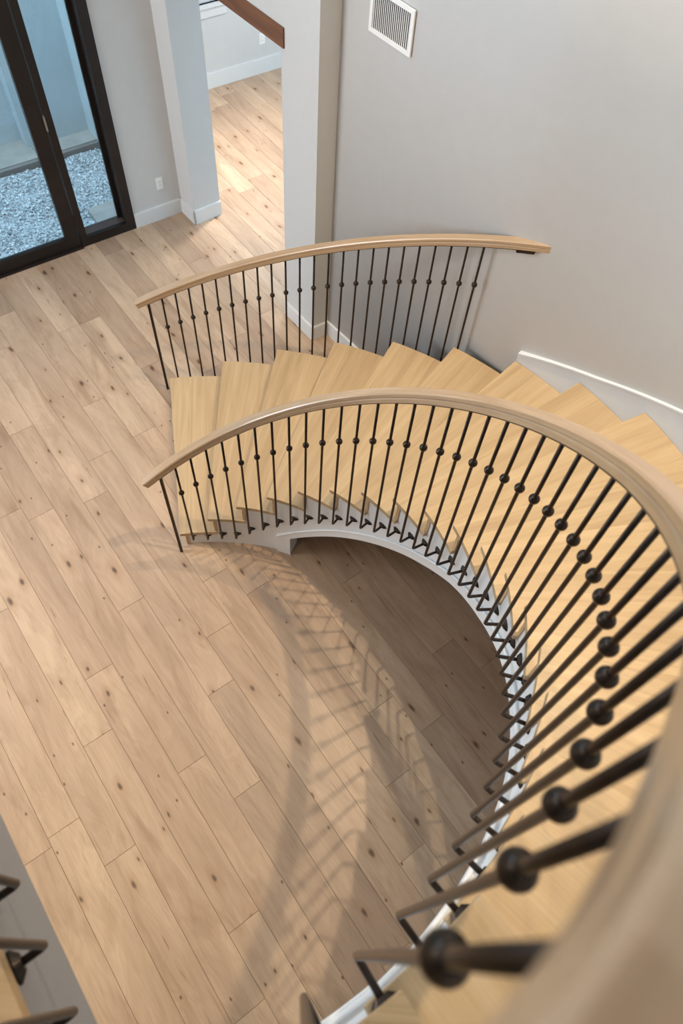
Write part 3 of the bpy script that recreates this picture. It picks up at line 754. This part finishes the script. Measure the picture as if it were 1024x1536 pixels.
vbox('frame', [(-w2,-w2+fr,-.010,0,0,hh),(w2-fr,w2,-.010,0,0,hh),(-w2+fr,w2-fr,-.010,0,0,fr),(-w2+fr,w2-fr,-.010,0,hh-fr,hh)], M['plastic'], .002)
vbox('duct_backing', [(-w2+fr,w2-fr,-.0012,-.0004,fr,hh-fr)], M['ventin'])
ns = 20; bm = bmesh.new(); span = 2*(w2-fr)
for q in range(ns):
    c = -w2+fr+span*(q+.5)/ns; d = (DVT*.9-NV*.44).normalized(); nn = Vector((-d.y, d.x, 0))
    box_dir(bm, DVT*c-NV*.005, d, nn, -.0052, .0052, -.0011, .0011, fr, hh-fr)
obj('louver_panel', bm, M['plastic'], vent)

# ------------------------------------------------------------------ lights
wd = bpy.data.worlds.new('world'); bpy.context.scene.world = wd; wd.use_nodes = True
bg = wd.node_tree.nodes['Background']; bg.inputs['Color'].default_value = (.50, .78, 1.0, 1); bg.inputs['Strength'].default_value = 2.5
def area(name, loc, target, size, power, color, sizey=None):
    l = bpy.data.lights.new(name, 'AREA'); l.energy = power; l.color = color; l.size = size
    if sizey: l.shape = 'RECTANGLE'; l.size_y = sizey
    o = bpy.data.objects.new(name, l); C.objects.link(o); o.location = loc
    o.rotation_euler = (Vector(target)-Vector(loc)).to_track_quat('-Z', 'Y').to_euler(); return o
def spot(name, loc, target, power, color, ang, blend=.6, rad=.05):
    l = bpy.data.lights.new(name, 'SPOT'); l.energy = power; l.color = color; l.spot_size = R(ang); l.spot_blend = blend; l.shadow_soft_size = rad
    o = bpy.data.objects.new(name, l); C.objects.link(o); o.location = loc
    o.rotation_euler = (Vector(target)-Vector(loc)).to_track_quat('-Z', 'Y').to_euler(); return o
area('ceiling_fill', (-.3, 1.0, 6.6), (-.3, 1.0, 0), 4.0, 25, (1, .975, .95))  # added soft fill for the whole room, no fixture
area('stair_wall_fill', (-4.6, -.1, 5.3), (1.9, 2.0, 3.2), 2.8, 225, (.97, .975, 1.0), 1.8)  # added fill that brightens the curved wall; no clerestory is built
area('high_window_sky', DW((DOOR0+DOOR1)/2, .25, 5.05), DW((DOOR0+DOOR1)/2, -3, 3.6), 2.5, 75, (.62, .82, 1.0), 2.6)
area('door_side_fill', DW(-2.62, -.06, 1.5), DW(-1.2, -4.0, .9), 2.6, 80, (.76, .88, 1.0), 2.4)  # added indoors before the solid wall left of the door, as cool daylight
area('low_wall_fill', DW(-3.9, -1.0, 1.45), (1.2, 2.6, 1.0), 1.8, 95, (.84, .92, 1.0), 1.8)  # added fill for the lower curved wall; the left wall has no window
WARM = (1, .79, .52)
spot('downlight_stair', (2.15, .95, 6.6), (1.3, .6, 0), 560, WARM, 75, .8, .035)
spot('downlight_stair_low', (1.0, 2.05, 6.6), (.8, 1.2, 0), 330, WARM, 75, .8, .035)
spot('downlight_under_landing', (-1.05, -1.0, 2.77), (-1.0, -.9, 0), 70, (1, .74, .42), 125, .9, .06)
spot('downlight_under_landing', (-2.1, .2, 2.77), (-2.0, .2, 0), 40, (1, .74, .42), 125, .9, .06)
area('far_room_fill', (.3, 5.9, 2.7), (-.1, 5.6, 0), 1.4, 85, (.92, .96, 1.0))  # added panel under the far ceiling, stands in for window light there
spot('far_floor_fill', (-.2, 5.75, 2.72), (-.35, 5.6, 0), 480, (1, .95, .88), 75, 1.0, .1)  # added spot that brightens the far floor patch, no real fitting
area('courtyard_sky', DW(0, 1.0, 4.6), DW(0, .9, 0), 3.0, 150, (.86, .96, 1.0), 1.6)

sc = bpy.context.scene
sc.view_settings.view_transform = 'Standard'; sc.view_settings.look = 'None'; sc.view_settings.exposure = 0.04
